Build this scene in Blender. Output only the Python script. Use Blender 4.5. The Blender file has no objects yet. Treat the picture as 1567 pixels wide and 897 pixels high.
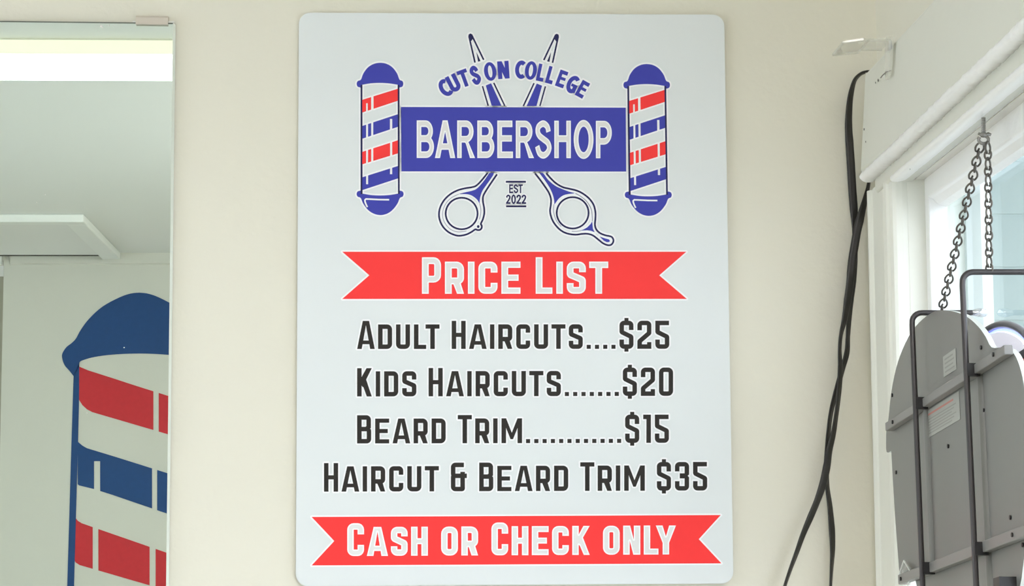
import bpy, math, random
import numpy as np
from mathutils import Vector, Matrix
from mathutils.geometry import delaunay_2d_cdt
random.seed(7)
SC = bpy.context.scene
COL = SC.collection

# ------------------------------------------------------------------ camera, light, exposure
FOC, CX, CY = 3500.0, 783.5, 448.5                   # pixels of the 1567 x 897 frame
CAM = Vector((-0.10408, -2.41186, 1.52))
def cam_axes(pitch, yaw, roll):
    p, y, r = (math.radians(a) for a in (pitch, yaw, roll))
    f = Vector((math.sin(y)*math.cos(p), math.cos(y)*math.cos(p), math.sin(p)))
    rt = Vector((math.cos(y), -math.sin(y), 0))
    dn = f.cross(rt)
    return rt*math.cos(r) + dn*math.sin(r), dn*math.cos(r) - rt*math.sin(r), f
RT, DN, FW = cam_axes(6.66, 2.43, 0.305)
cam_data = bpy.data.cameras.new('camera')
cam_data.sensor_width = 36.0
cam_data.lens = FOC/1567*36.0
cam_data.clip_start = 0.05
cam = bpy.data.objects.new('camera', cam_data)
COL.objects.link(cam)
M3 = Matrix((RT, -DN, -FW)).transposed()
cam.matrix_world = Matrix.Translation(CAM) @ M3.to_4x4()
SC.camera = cam

SC.view_settings.view_transform = 'Standard'
SC.view_settings.look = 'None'
SC.view_settings.gamma = 1.0
SC.view_settings.use_curve_mapping = False
SC.view_settings.exposure = 0.02
SC.cycles.max_bounces = 10
SC.cycles.diffuse_bounces = 6
SC.cycles.glossy_bounces = 6
SC.cycles.transparent_max_bounces = 12
SC.cycles.sample_clamp_indirect = 6.0

SKY_STRENGTH = 4.0
LAMP_STRENGTH = 2.6
FILL_LAMP_STRENGTH = 21.0
world = bpy.data.worlds.new('world')
SC.world = world
world.use_nodes = True
bg = world.node_tree.nodes['Background']
bg.inputs[0].default_value = (0.93, 0.94, 1.06, 1)
bg.inputs[1].default_value = SKY_STRENGTH

# ------------------------------------------------------------------ helpers
def ray(px, py):
    return RT*((px-CX)/FOC) + DN*((py-CY)/FOC) + FW
def at_y(px, py, y=0.0):
    d = ray(px, py); return CAM + d*((y-CAM.y)/d.y)
def at_plane(px, py, o, n):
    d = ray(px, py); return CAM + d*((o-CAM).dot(n)/d.dot(n))

def lin(c):
    return tuple((v/255/12.92 if v/255 <= .04045 else ((v/255+.055)/1.055)**2.4) for v in c)
def mat(name, color, rough=.6, metal=0.0, spec=.5, bump=0.0, bump_scale=60.0, vary=0.0, vary_scale=6.0,
        emit=None, emit_strength=0.0, coat=0.0, ior=1.45, trans=0.0):
    m = bpy.data.materials.new(name); m.use_nodes = True
    nt = m.node_tree; b = nt.nodes['Principled BSDF']
    b.inputs['Base Color'].default_value = (*color, 1)
    b.inputs['Roughness'].default_value = rough
    b.inputs['Metallic'].default_value = metal
    b.inputs['Specular IOR Level'].default_value = spec
    b.inputs['Coat Weight'].default_value = coat
    b.inputs['IOR'].default_value = ior
    b.inputs['Transmission Weight'].default_value = trans
    if emit:
        b.inputs['Emission Color'].default_value = (*emit, 1)
        b.inputs['Emission Strength'].default_value = emit_strength
    if bump or vary:
        tc = nt.nodes.new('ShaderNodeTexCoord')
    if bump:
        n = nt.nodes.new('ShaderNodeTexNoise'); n.inputs['Scale'].default_value = bump_scale
        n.inputs['Detail'].default_value = 4
        bp = nt.nodes.new('ShaderNodeBump'); bp.inputs['Strength'].default_value = bump
        bp.inputs['Distance'].default_value = .004
        nt.links.new(tc.outputs['Object'], n.inputs['Vector'])
        nt.links.new(n.outputs['Fac'], bp.inputs['Height'])
        nt.links.new(bp.outputs['Normal'], b.inputs['Normal'])
    if vary:
        n2 = nt.nodes.new('ShaderNodeTexNoise'); n2.inputs['Scale'].default_value = vary_scale
        n2.inputs['Detail'].default_value = 3
        mx = nt.nodes.new('ShaderNodeMix'); mx.data_type = 'RGBA'
        mx.inputs[6].default_value = (*[min(1, c*(1+vary)) for c in color], 1)
        mx.inputs[7].default_value = (*[c*(1-vary) for c in color], 1)
        nt.links.new(tc.outputs['Object'], n2.inputs['Vector'])
        nt.links.new(n2.outputs['Fac'], mx.inputs[0])
        nt.links.new(mx.outputs[2], b.inputs['Base Color'])
    return m

def glass_mat(name, tint, gloss=1.0):
    m = bpy.data.materials.new(name); m.use_nodes = True
    nt = m.node_tree
    for n in list(nt.nodes): nt.nodes.remove(n)
    out = nt.nodes.new('ShaderNodeOutputMaterial')
    tr = nt.nodes.new('ShaderNodeBsdfTransparent'); tr.inputs[0].default_value = (*tint, 1)
    gl = nt.nodes.new('ShaderNodeBsdfGlossy'); gl.inputs['Roughness'].default_value = .012
    fr = nt.nodes.new('ShaderNodeFresnel'); fr.inputs['IOR'].default_value = 1.45
    mx = nt.nodes.new('ShaderNodeMixShader')
    ge = nt.nodes.new('ShaderNodeNewGeometry'); mu = nt.nodes.new('ShaderNodeMath'); mu.operation = 'MULTIPLY_ADD'
    mu.inputs[1].default_value = -1.0; mu.inputs[2].default_value = 1.0
    nt.links.new(ge.outputs['Backfacing'], mu.inputs[0])
    m2 = nt.nodes.new('ShaderNodeMath'); m2.operation = 'MULTIPLY'
    nt.links.new(mu.outputs[0], m2.inputs[0]); nt.links.new(fr.outputs[0], m2.inputs[1])
    nt.links.new(m2.outputs[0], mx.inputs[0]); nt.links.new(tr.outputs[0], mx.inputs[1])
    nt.links.new(gl.outputs[0], mx.inputs[2]); nt.links.new(mx.outputs[0], out.inputs[0])
    return m

def clear_mat(name):
    m = glass_mat(name, (.97, .97, .95)); nt = m.node_tree
    mx = [n for n in nt.nodes if n.type == 'MIX_SHADER'][0]; out = [n for n in nt.nodes if n.type == 'OUTPUT_MATERIAL'][0]
    df = nt.nodes.new('ShaderNodeBsdfDiffuse'); df.inputs[0].default_value = (.9, .9, .86, 1)
    m2 = nt.nodes.new('ShaderNodeMixShader'); m2.inputs[0].default_value = .24
    nt.links.new(mx.outputs[0], m2.inputs[1]); nt.links.new(df.outputs[0], m2.inputs[2]); nt.links.new(m2.outputs[0], out.inputs[0])
    return m
M = dict(
    wall=mat('painted_wall', (.79, .765, .66), .75, spec=.25, bump=.12, bump_scale=140, vary=.012, vary_scale=9),
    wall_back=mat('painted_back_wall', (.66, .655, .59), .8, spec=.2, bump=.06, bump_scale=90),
    ceiling=mat('ceiling_paint', (.80, .81, .78), .8, spec=.2),
    floor=mat('vinyl_floor', (.58, .55, .48), .45, bump=.1, bump_scale=20, vary=.12, vary_scale=3),
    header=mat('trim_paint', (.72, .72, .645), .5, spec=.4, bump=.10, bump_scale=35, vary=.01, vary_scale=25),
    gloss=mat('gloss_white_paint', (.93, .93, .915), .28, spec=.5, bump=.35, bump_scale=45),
    jamb=mat('jamb_paint', (.74, .73, .68), .45, bump=.2, bump_scale=40),
    casing=mat('casing_paint', (.82, .825, .75), .38, spec=.45, bump=.12, bump_scale=45),
    panel=mat('sign_white', (.765, .805, .815), .38, spec=.35, vary=.012, vary_scale=14),
    bright_white=mat('sign_bright_white', (.93, .94, .96), .4, spec=.3),  # paints the bright sharpening fringe round letters and logo, prints the pole highlight
    letter_core=mat('sign_letter_white', (.78, .77, .77), .4, spec=.3),
    blue=mat('sign_blue', lin((60, 65, 172)), .5, spec=.3),
    navy=mat('sign_navy', lin((28, 28, 82)), .5, spec=.3),
    red=mat('sign_red', (.97, .040, .040), .5, spec=.3),
    black=mat('sign_black', lin((40, 36, 32)), .5, spec=.3),
    grey_line=mat('sign_grey_line', lin((140, 140, 165)), .4, spec=.3),
    edge=mat('sign_edge', (.85, .85, .8), .4),
    mirror=mat('mirror_silver', (.80, .885, .845), 0.0, metal=1.0),
    mirror_edge=mat('mirror_glass_edge', (.80, .86, .80), .1, spec=.8),
    mirror_line=mat('mirror_dark_edge', (.16, .18, .15), .3),
    mirror_back=mat('mirror_backing', (.2, .22, .2), .6),
    clip=mat('clip_plastic', (.62, .56, .48), .35),
    decal_blue=mat('mural_blue', lin((20, 66, 122)), .5, vary=.10, vary_scale=60),
    decal_red=mat('mural_red', (.56, .022, .032), .5, vary=.10, vary_scale=60),
    hatch=mat('hatch_paint', (.82, .84, .80), .5),
    dark=mat('gap_shadow', (.06, .06, .05), .8),  # solid dark strip standing in for the shadow in the hatch gap
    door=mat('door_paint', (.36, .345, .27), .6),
    lens=mat('lamp_lens', (.9, .9, .88), .4, emit=(1.0, .945, .98), emit_strength=LAMP_STRENGTH),
    fill_lens=mat('fill_lamp_lens', (.9, .9, .88), .4, emit=(1.0, .945, .98), emit_strength=FILL_LAMP_STRENGTH),
    lens_side=mat('lamp_lens_side', (.5, .5, .42), .4, emit=(1.0, .97, .74), emit_strength=.85),
    lamp_body=mat('lamp_housing', (.8, .8, .76), .4),
    cord=mat('black_cord', (.026, .024, .022), .38, spec=.5),
    steel=mat('dark_steel', (.055, .05, .05), .32, metal=.25, spec=.5),
    chain=mat('chain_steel', (.13, .12, .105), .36, metal=.7),
    hook=mat('hook_metal', (.30, .29, .27), .3, metal=.85),
    plate=mat('grey_back_plate', (.215, .217, .203), .42, spec=.5, vary=.02, vary_scale=8),
    plate_edge=mat('plate_edge', (.66, .68, .64), .5),
    strap=mat('grey_strap', (.24, .235, .225), .4, spec=.5),
    screw=mat('black_screw', (.012, .012, .012), .4),
    label=mat('pale_label', (.40, .41, .38), .55),
    label_line=mat('label_print', (.31, .315, .29), .6),
    label_red=mat('label_red_print', (.55, .24, .20), .6),
    front_black=mat('sign_front_black', (.03, .03, .035), .35),
    tube_shell=mat('tube_shell', (.20, .195, .22), .3),
    lit_face=mat('lit_face', (.85, .86, .9), .4, emit=(.88, .88, 1.0), emit_strength=.6),
    neon_blue=mat('neon_blue', (.3, .4, .9), .3, emit=(.22, .28, 1.0), emit_strength=2.5),
    neon_red=mat('neon_red', (.9, .2, .2), .3, emit=(1.0, .12, .08), emit_strength=1.5),
    clear=clear_mat('clear_plastic'),
    chrome=mat('clear_cap', (.7, .72, .74), .12, metal=.8),
    siding=mat('exterior_siding', (.36, .44, .43), .8),
    ext_white=mat('exterior_trim', (.50, .55, .53), .6),
    ground=mat('pavement', (.42, .425, .42), .9, vary=.1),
    glass=glass_mat('window_glass', (.94, .985, .975)),
)

class MB:
    """collects geometry with material slots and links it as one mesh"""
    def __init__(s): s.v, s.f, s.m, s.sm, s.slots = [], [], [], [], []
    def slot(s, m):
        if m not in s.slots: s.slots.append(m)
        return s.slots.index(m)
    def add(s, vs, fs, m, smooth=False):
        o = len(s.v); k = s.slot(m)
        s.v += [tuple(v) for v in vs]
        for f in fs: s.f.append([o+i for i in f]); s.m.append(k); s.sm.append(smooth)
        return s
    def box(s, a, b, m):
        (x0, y0, z0), (x1, y1, z1) = [min(p, q) for p, q in zip(a, b)], [max(p, q) for p, q in zip(a, b)]
        vs = [(x0,y0,z0),(x1,y0,z0),(x1,y1,z0),(x0,y1,z0),(x0,y0,z1),(x1,y0,z1),(x1,y1,z1),(x0,y1,z1)]
        return s.add(vs, [(3,2,1,0),(4,5,6,7),(0,1,5,4),(1,2,6,5),(2,3,7,6),(3,0,4,7)], m)
    def prism(s, poly, ex, m, side=None):
        """poly: 3-D points of one face; ex: extrusion vector"""
        n = len(poly); ex = Vector(ex)
        a = [Vector(p) for p in poly]; b = [p+ex for p in a]
        nrm = Vector((0, 0, 0))
        for i in range(n): nrm += a[i].cross(a[(i+1) % n])
        if nrm.dot(ex) < 0: a.reverse(); b.reverse()
        s.add(a+b, [list(range(n))[::-1], [n+i for i in range(n)]], m)
        s.add(a+b, [(i, (i+1) % n, n+(i+1) % n, n+i) for i in range(n)], side or m)
        return s
    def tube(s, pts, rad, m, seg=10, closed=False, section=None, ups=None, caps=True):
        """section: list of 2-D (a,b) points scaled by rad; ups: per-point direction of a"""
        pts = [Vector(p) for p in pts]; n = len(pts)
        if section is None: section = [(math.cos(2*math.pi*i/seg), math.sin(2*math.pi*i/seg)) for i in range(seg)]
        k = len(section); vs = []; prev = None
        for i, p in enumerate(pts):
            if closed: t = pts[(i+1) % n]-pts[i-1]
            else: t = pts[min(i+1, n-1)]-pts[max(i-1, 0)]
            t.normalize()
            if ups is not None: a = Vector(ups[i])
            elif prev is None: a = Vector((0, 0, 1)) if abs(t.z) < .9 else Vector((1, 0, 0))
            else: a = prev
            a = (a-t*a.dot(t)).normalized(); prev = a; b = t.cross(a)
            r = rad[i] if isinstance(rad, (list, tuple)) else rad
            vs += [p+a*(q[0]*r)+b*(q[1]*r) for q in section]
        fs = []
        for i in range(n if closed else n-1):
            j = (i+1) % n
            for q in range(k): fs.append((i*k+q, i*k+(q+1) % k, j*k+(q+1) % k, j*k+q))
        s.add(vs, fs, m, True)
        if not closed and caps:
            s.add(vs[:k], [list(range(k))[::-1]], m); s.add(vs[-k:], [list(range(k))], m)
        return s
    def sphere(s, c, r, m, seg=12, sc=(1, 1, 1)):
        vs, fs = [], []
        h = seg//2
        for i in range(h+1):
            for j in range(seg):
                th, ph = math.pi*i/h, 2*math.pi*j/seg
                vs.append((c[0]+r*sc[0]*math.sin(th)*math.cos(ph), c[1]+r*sc[1]*math.sin(th)*math.sin(ph), c[2]+r*sc[2]*math.cos(th)))
        for i in range(h):
            for j in range(seg): fs.append((i*seg+j, (i+1)*seg+j, (i+1)*seg+(j+1) % seg, i*seg+(j+1) % seg))
        return s.add(vs, fs, m, True)
    def build(s, name, parent=None, bevel=0.0):
        me = bpy.data.meshes.new(name)
        me.from_pydata(s.v, [], s.f)
        for m in s.slots: me.materials.append(m)
        me.polygons.foreach_set('material_index', s.m)
        me.polygons.foreach_set('use_smooth', s.sm)
        me.update()
        o = bpy.data.objects.new(name, me); COL.objects.link(o)
        if parent is not None:
            o.parent = parent
            o.matrix_parent_inverse = parent_inv(parent)
        if bevel:
            b = o.modifiers.new('bevel', 'BEVEL'); b.width = bevel; b.segments = 3; b.limit_method = 'ANGLE'
            b.angle_limit = math.radians(40)
        return o

def world_of(o):
    m = o.matrix_basis.copy()
    return m if o.parent is None else world_of(o.parent) @ o.matrix_parent_inverse @ m
def parent_inv(p): return world_of(p).inverted()
def thing(name, label, cat, loc=(0, 0, 0), group=None):
    o = bpy.data.objects.new(name, None); COL.objects.link(o)
    o.location = loc; o.empty_display_size = .05
    return tag(o, label, cat, group)
def tag(o, label, cat, group=None):
    o['label'] = label; o['category'] = cat; o['kind'] = 'thing'
    if group: o['group'] = group
    return o
def struct(o, label=None):
    o['kind'] = 'structure'
    if label: o['label'] = label
    return o

# ------------------------------------------------------------------ the room
WX = 0.395          # face of the window wall
YB = -4.45          # face of the back wall
XL = -3.2           # face of the far left wall
ZC = 2.44           # ceiling
X_OUT = 0.475       # outside face of the window opening
OY0, OY1, OZ0, OZ1 = -1.80, -0.155, 0.85, 1.915      # window opening
struct(MB().box((XL-.1, 0, -.1), (X_OUT, .12, 2.6), M['wall']).build('wall_north'), 'cream painted wall behind the price list sign')
w = MB()
w.box((WX, OY1, 0), (X_OUT, 0, ZC), M['wall'])
for (y0, y1) in ((YB, -3.10), (-2.10, OY0)): w.box((WX, y0, 0), (X_OUT, y1, ZC), M['wall'])
w.box((WX, -3.10, 0), (X_OUT, -2.10, OZ0), M['wall']); w.box((WX, -3.10, 2.1), (X_OUT, -2.10, ZC), M['wall'])
w.box((WX, OY0, OZ1), (X_OUT, OY1, ZC), M['wall'])
w.box((WX, OY0, 0), (X_OUT, OY1, OZ0), M['wall'])
struct(w.build('wall_east'), 'cream wall with the window, right side')
DX = at_y(7, 420, -YB).x                              # right edge of the doorway in the back wall
w = MB()
w.box((DX, YB-.12, 0), (X_OUT, YB, ZC), M['wall_back'])
w.box((DX-.86, YB-.12, 2.418), (DX, YB, ZC), M['wall_back'])
w.box((XL, YB-.12, 0), (DX-.86, YB, ZC), M['wall_back'])
struct(w.build('wall_south'), 'plain back wall carrying the painted pole, seen in the mirror')
w = MB()
w.box((XL-.1, YB-.12, 0), (XL, -2.9, ZC), M['wall_back']).box((XL-.1, -.6, 0), (XL, 0, ZC), M['wall_back'])
w.box((XL-.1, -2.9, 0), (XL, -.6, .7), M['wall_back']).box((XL-.1, -2.9, 2.25), (XL, -.6, ZC), M['wall_back'])
struct(w.build('wall_west'))
w3 = bpy.data.objects.new('added_window_west', None); COL.objects.link(w3); struct(w3, 'unseen window added to light the room from the left')  # unseen opening, added so daylight also comes from the left
MB().prism([(XL-.05, -2.9, .7), (XL-.05, -2.9, 2.25), (XL-.05, -.6, 2.25), (XL-.05, -.6, .7)], (-.004, 0, 0), M['glass']).build('pane', w3)
f = MB()
for y in (-2.9, -1.77, -.64): f.box((XL-.045, y, .7), (XL-.01, y+.04, 2.25), M['casing'])
f.build('frame', w3)
struct(MB().box((XL-.1, YB-1.2, -.1), (X_OUT, 0, 0), M['floor']).build('floor'))
struct(MB().box((XL-.1, YB-1.2, ZC), (X_OUT, 0, ZC+.1), M['ceiling']).build('ceiling'), 'pale ceiling seen in the mirror')
d = MB().box((DX-1.4, YB-.62, 0), (DX+.5, YB-.56, ZC), M['door']).build('door_1')
struct(d, 'dim tan doorway past the back wall, at the left rim of the mirror')
h = MB()
h.box((DX-.9, YB, 2.405), (DX-.004, YB+.02, ZC), M['hatch'])
struct(h.build('trim_3', None, .003), 'white door head trim at the left rim of the mirror')
c = MB().prism([(DX+.02, YB, ZC), (DX+.02, YB+.012, ZC), (DX+.02, YB+.008, ZC-.03), (DX+.02, YB, ZC-.034)], (WX-DX-.02, 0, 0), M['wall_back'])
struct(c.build('trim_4'), 'slim trim along the top of the back wall')

# ------------------------------------------------------------------ window casing, jamb, sash
CFX = 0.373         # face of the casing
def prof_y(prof, y0, y1, m, dz0=0, dz1=0, jit=0.0, n=2, smooth=True):
    """sweep an (x,z) profile along y"""
    b = MB(); k = len(prof); vs = []
    for i in range(n):
        t = i/(n-1); y = y0+(y1-y0)*t; dz = dz0+(dz1-dz0)*t
        for (x, z) in prof:
            vs.append((x+random.uniform(-jit, jit), y, z+dz+random.uniform(-jit, jit)))
    fs = [(i*k+q, i*k+(q+1) % k, (i+1)*k+(q+1) % k, (i+1)*k+q) for i in range(n-1) for q in range(k)]
    b.add(vs, fs, m, smooth); b.add(vs[:k], [list(range(k))[::-1]], m); b.add(vs[-k:], [list(range(k))], m)
    return b
# head casing: a thick board leaning a touch, a lumpy painted bead, a recessed strip and an inner edge
HY0, HY1 = -0.066, -1.92
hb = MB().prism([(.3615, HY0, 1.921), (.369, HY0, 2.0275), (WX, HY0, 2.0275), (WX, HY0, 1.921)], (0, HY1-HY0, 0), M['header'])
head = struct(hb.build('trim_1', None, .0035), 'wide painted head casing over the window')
bead = [(.372, 1.9092), (.3640, 1.9092), (.3607, 1.9102), (.3588, 1.9125), (.3584, 1.9150), (.3596, 1.9178), (.3625, 1.9200), (.372, 1.9200)]
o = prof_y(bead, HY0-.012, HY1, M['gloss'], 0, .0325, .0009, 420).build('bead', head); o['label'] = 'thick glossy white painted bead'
strip = [(WX, 1.897), (.3735, 1.897), (.3715, 1.9002), (.3715, 1.923), (WX, 1.923)]
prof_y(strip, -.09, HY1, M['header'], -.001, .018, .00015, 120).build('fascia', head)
inner = [(.4100, 1.8995), (.3728, 1.8995), (.3708, 1.8985), (.3710, 1.8955), (.3730, 1.8935), (.3780, 1.8930), (.3860, 1.8950), (.3900, 1.8978), (.4100, 1.8985)]
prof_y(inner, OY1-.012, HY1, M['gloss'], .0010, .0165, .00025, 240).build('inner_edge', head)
def dot(px, py, x, r, parent, name='nail_hole', m='screw'):
    p = at_plane(px, py, Vector((x, 0, 0)), Vector((1, 0, 0)))
    b = MB().sphere((p.x-.0002, p.y, p.z), r, M[m], 8, (.25, 1, 1)); return b.build(name, parent)
for (px, py, x, r) in ((1344, 123, .3665, .0017), (1340, 126.5, .3663, .0012), (1322.5, 198, .3640, .0014), (1325, 217, .3632, .0011), (1393, 259, .372, .0008)):
    dot(px, py, x, r, head)
# side casing with a bead on either edge
cas = [(-.036, WX), (-.036, .3765), (-.039, .3728), (-.0455, .3722), (-.050, .3745), (-.0525, .3765), (-.058, .3752), (-.110, .3747), (-.1185, .3762), (-.122, .3735), (-.1300, .3715),
       (-.1385, .3722), (-.1415, .3755), (-.1455, .3742), (-.1510, .3732), (-.1555, .3752), (-.157, .3785), (-.157, .385), (-.1555, .3905), (-.1545, WX)]
b = MB(); vs = []
for z in (0.75, 1.45, 1.60, 1.75, 1.905): vs += [(x, y, z) for (y, x) in cas]
k = len(cas)
b.add(vs, [(i*k+q, i*k+(q+1) % k, (i+1)*k+(q+1) % k, (i+1)*k+q) for i in range(4) for q in range(k)], M['casing'])
b.add(vs[:k], [list(range(k))], M['casing']); b.add(vs[-k:], [list(range(k))[::-1]], M['casing'])
struct(b.build('trim_2'), 'moulded side casing of the window beside the corner')
struct(MB().box((CFX, OY0-.12, .75), (WX, OY0, 1.905), M['casing']).build('trim_5', None, .004), 'side casing of the window outside the picture')

SX0, GX = 0.408, 0.430
win = bpy.data.objects.new('window_1', None); COL.objects.link(win); struct(win, 'white painted sash window with bright daylight outside')
j = MB()
T = .012
j.box((.3905, OY1-.001, OZ0), (X_OUT-.001, OY1+.0005, OZ1), M['casing'])
j.box((.3905, OY0-.0005, OZ0), (X_OUT-.001, OY0+.001, OZ1), M['casing'])
j.prism([(.3985, OY1, 1.8985), (.3985, OY0, 1.9105), (.3985, OY0, OZ1-.0005), (.3985, OY1, OZ1-.0005)], (X_OUT-.4, 0, 0), M['jamb'])
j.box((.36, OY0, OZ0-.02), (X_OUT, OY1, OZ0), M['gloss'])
j.build('jamb', win)
s = MB(); ZR0, ZR1 = 1.8735, 1.873
yi = OY1-.0165
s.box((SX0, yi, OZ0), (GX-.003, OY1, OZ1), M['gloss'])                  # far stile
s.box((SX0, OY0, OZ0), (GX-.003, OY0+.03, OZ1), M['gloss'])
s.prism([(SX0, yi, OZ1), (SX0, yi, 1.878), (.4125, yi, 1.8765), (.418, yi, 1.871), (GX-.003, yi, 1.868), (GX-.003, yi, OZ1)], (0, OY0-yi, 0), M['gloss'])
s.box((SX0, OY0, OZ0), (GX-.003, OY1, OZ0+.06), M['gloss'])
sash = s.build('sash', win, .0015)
MB().prism([(GX, OY0, OZ0), (GX, OY1, OZ0), (GX, OY1, OZ1), (GX, OY0, OZ1)], (.003, 0, 0), M['glass']).build('pane', win)
f = MB()
for (y0, y1) in ((OY1, OY1-.010), (OY0, OY0+.03)): f.box((.447, y0, OZ0), (.462, y1, OZ1), M['ext_white'])
f.box((.447, OY0, OZ1-.02), (.462, OY1, OZ1), M['ext_white'])
f.build('storm_frame', win)
# outside
struct(MB().box((X_OUT, -9, -.2), (14, 14, -.1), M['ground']).build('ground'), 'pavement outside the window')
sd = MB().box((X_OUT+.3, 6.0, -.2), (9, 6.2, 5.2), M['siding'])
for i in range(26): sd.prism([(X_OUT+.3, 6.0, i*.2), (X_OUT+.3, 5.985, i*.2), (X_OUT+.3, 6.0, i*.2+.19)], (8.2, 0, 0), M['siding'])
struct(sd.build('wall_exterior'), 'pale green siding of the building outside the window')

w2 = bpy.data.objects.new('added_window_east', None); COL.objects.link(w2); struct(w2, 'unseen window added for more daylight')  # added opening, never in view, lets more daylight into the room
MB().prism([(GX, -3.10, OZ0), (GX, -2.10, OZ0), (GX, -2.10, 2.1), (GX, -3.10, 2.1)], (.003, 0, 0), M['glass']).build('pane', w2)
f = MB()
for (y0, y1) in ((-3.10, -3.05), (-2.15, -2.10), (-2.64, -2.59)): f.box((.41, y0, OZ0), (.427, y1, 2.1), M['casing'])
for (z0, z1) in ((OZ0, OZ0+.05), (2.05, 2.1)): f.box((.412, -3.05, z0), (.426, -2.15, z1), M['casing'])
f.build('sash', w2)

pr = MB().box((X_OUT, .25, 3.1), (4.5, 6.0, 3.25), M['ext_white'])  # unseen slab added to keep sky light off the siding
struct(pr.build('added_shade_roof'), 'unseen roof added to shade the siding outside the window')

# ------------------------------------------------------------------ ceiling lamp and hatch, both seen in the mirror
lx0, lx1, ly0, ly1, lz = -.94, .28, -1.590, -1.803, 2.408
lamp = thing('ceiling_light', 'long glowing white ceiling light reflected along the top of the mirror', 'ceiling light', ((lx0+lx1)/2, (ly0+ly1)/2, ZC))
MB().box((lx0, ly0-.004, ZC-.012), (lx1, ly1+.004, ZC), M['lamp_body']).build('housing', lamp)
MB().box((lx0+.01, ly0-.0005, lz), (lx1-.01, ly1+.0005, lz+.003), M['lens']).build('lens', lamp)
for x in (lx0, lx1-.01): MB().box((x, ly0, lz-.003), (x+.01, ly1, ZC-.012), M['lamp_body']).build('end_cap', lamp)
for y in (ly0, ly1+.003): MB().box((lx0+.01, y, lz+.003), (lx1-.01, y-.003, ZC-.004), M['lens_side']).build('side_diffuser', lamp)
# unseen fill lamp, added to brighten the right side of the wall
fill_lamp = thing('ceiling_light', 'unseen fill light added on the ceiling near the window wall', 'ceiling light', (.10, -2.47, ZC))
MB().box((-.01, -3.08, ZC-.018), (.21, -1.86, ZC), M['lamp_body']).build('housing', fill_lamp)
MB().prism([(.205, -1.87, ZC-.018), (.205, -1.87, ZC-.10), (.175, -1.87, ZC-.13), (.025, -1.87, ZC-.13), (-.005, -1.87, ZC-.10), (-.005, -1.87, ZC-.018)], (0, -1.2, 0), M['fill_lens']).build('lens', fill_lamp)

hx0, hx1, hy0, hy1 = -1.75, -.985, -3.66, YB+.03
hat = thing('ceiling_hatch', 'white framed ceiling hatch reflected in the mirror above the painted pole', 'hatch', ((hx0+hx1)/2, (hy0+hy1)/2, ZC))
fr = MB()
for (a, b_) in (((hx0, hy0), (hx1, hy0-.055)), ((hx0, hy0-.055), (hx0+.055, hy1)), ((hx1-.055, hy0-.055), (hx1, hy1))):
    fr.box((a[0], a[1], ZC-.022), (b_[0], b_[1], ZC), M['hatch'])
fr.build('frame', hat, .004)
MB().box((hx0+.055, hy0-.055, ZC-.010), (hx1-.057, hy1+.012, ZC), M['ceiling']).build('panel', hat)
MB().box((hx0+.055, hy1+.012, ZC-.012), (hx1-.055, hy1, ZC-.001), M['dark']).build('gap', hat)['label'] = 'dark strip for the shadow in the gap behind the hatch panel'

# ------------------------------------------------------------------ 2-D printing: painter's algorithm on a constrained triangulation
def ccw(p):
    a = sum(p[i][0]*p[(i+1) % len(p)][1]-p[(i+1) % len(p)][0]*p[i][1] for i in range(len(p)))
    return p if a > 0 else p[::-1]
def hull(P):
    P = sorted(set((round(x, 6), round(y, 6)) for x, y in P))
    if len(P) < 3: return P
    def half(Q):
        H = []
        for p in Q:
            while len(H) > 1 and (H[-1][0]-H[-2][0])*(p[1]-H[-2][1])-(H[-1][1]-H[-2][1])*(p[0]-H[-2][0]) <= 1e-9: H.pop()
            H.append(p)
        return H
    a, b = half(P), half(P[::-1])
    return a[:-1]+b[:-1]
def cdt(polys):
    """triangles of the arrangement, each with the list of polygons that cover its middle"""
    vs, es = [], []
    for p in polys:
        o, n = len(vs), len(p)
        vs += [Vector(v[:2]) for v in p]; es += [(o+i, o+(i+1) % n) for i in range(n)]
    r = delaunay_2d_cdt(vs, es, [], 0, 1e-4, False)
    V = np.array([tuple(v) for v in r[0]]); T = [list(t) for t in r[2]]
    C = V[np.array(T)].mean(1); cover = [[] for _ in T]
    for k, p in enumerate(polys):
        A = np.array([v[:2] for v in p]); lo, hi = A.min(0), A.max(0)
        idx = np.nonzero(((C >= lo) & (C <= hi)).all(1))[0]
        if not len(idx): continue
        q = C[idx]; B = np.roll(A, -1, 0)
        dy = B[:, 1]-A[:, 1]; ok = abs(dy) > 1e-12; dy = np.where(ok, dy, 1)
        span = ((A[None, :, 1] > q[:, None, 1]) != (B[None, :, 1] > q[:, None, 1])) & ok[None]
        xs = A[None, :, 0]+(q[:, None, 1]-A[None, :, 1])/dy[None]*(B-A)[None, :, 0]
        ins = (span & (q[:, None, 0] < xs)).sum(1) % 2 == 1
        for i in idx[ins]: cover[i].append(k)
    return [tuple(v) for v in V], list(zip(T, cover))
def buffer_polys(v, tris, w):
    cnt = {}
    for t in tris:
        for i in range(3):
            e = (t[i], t[(i+1) % 3]); k = (min(e), max(e)); cnt[k] = cnt.get(k, 0)+1
    out = []; seen = set()
    for (a, b), c in cnt.items():
        if c != 1: continue
        (x0, y0), (x1, y1) = v[a], v[b]
        L = math.hypot(x1-x0, y1-y0)
        if L < 1e-6: continue
        nx, ny = -(y1-y0)/L*w, (x1-x0)/L*w
        out.append([(x0+nx, y0+ny), (x1+nx, y1+ny), (x1-nx, y1-ny), (x0-nx, y0-ny)])
        for k in (a, b):
            if k not in seen:
                seen.add(k); out.append([(v[k][0]+w*math.cos(i*math.pi/4+.2), v[k][1]+w*math.sin(i*math.pi/4+.2)) for i in range(8)])
    return out
Y_HALO, Y_INK, Y_INK2 = -0.00672, -0.00690, -0.00712
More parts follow.
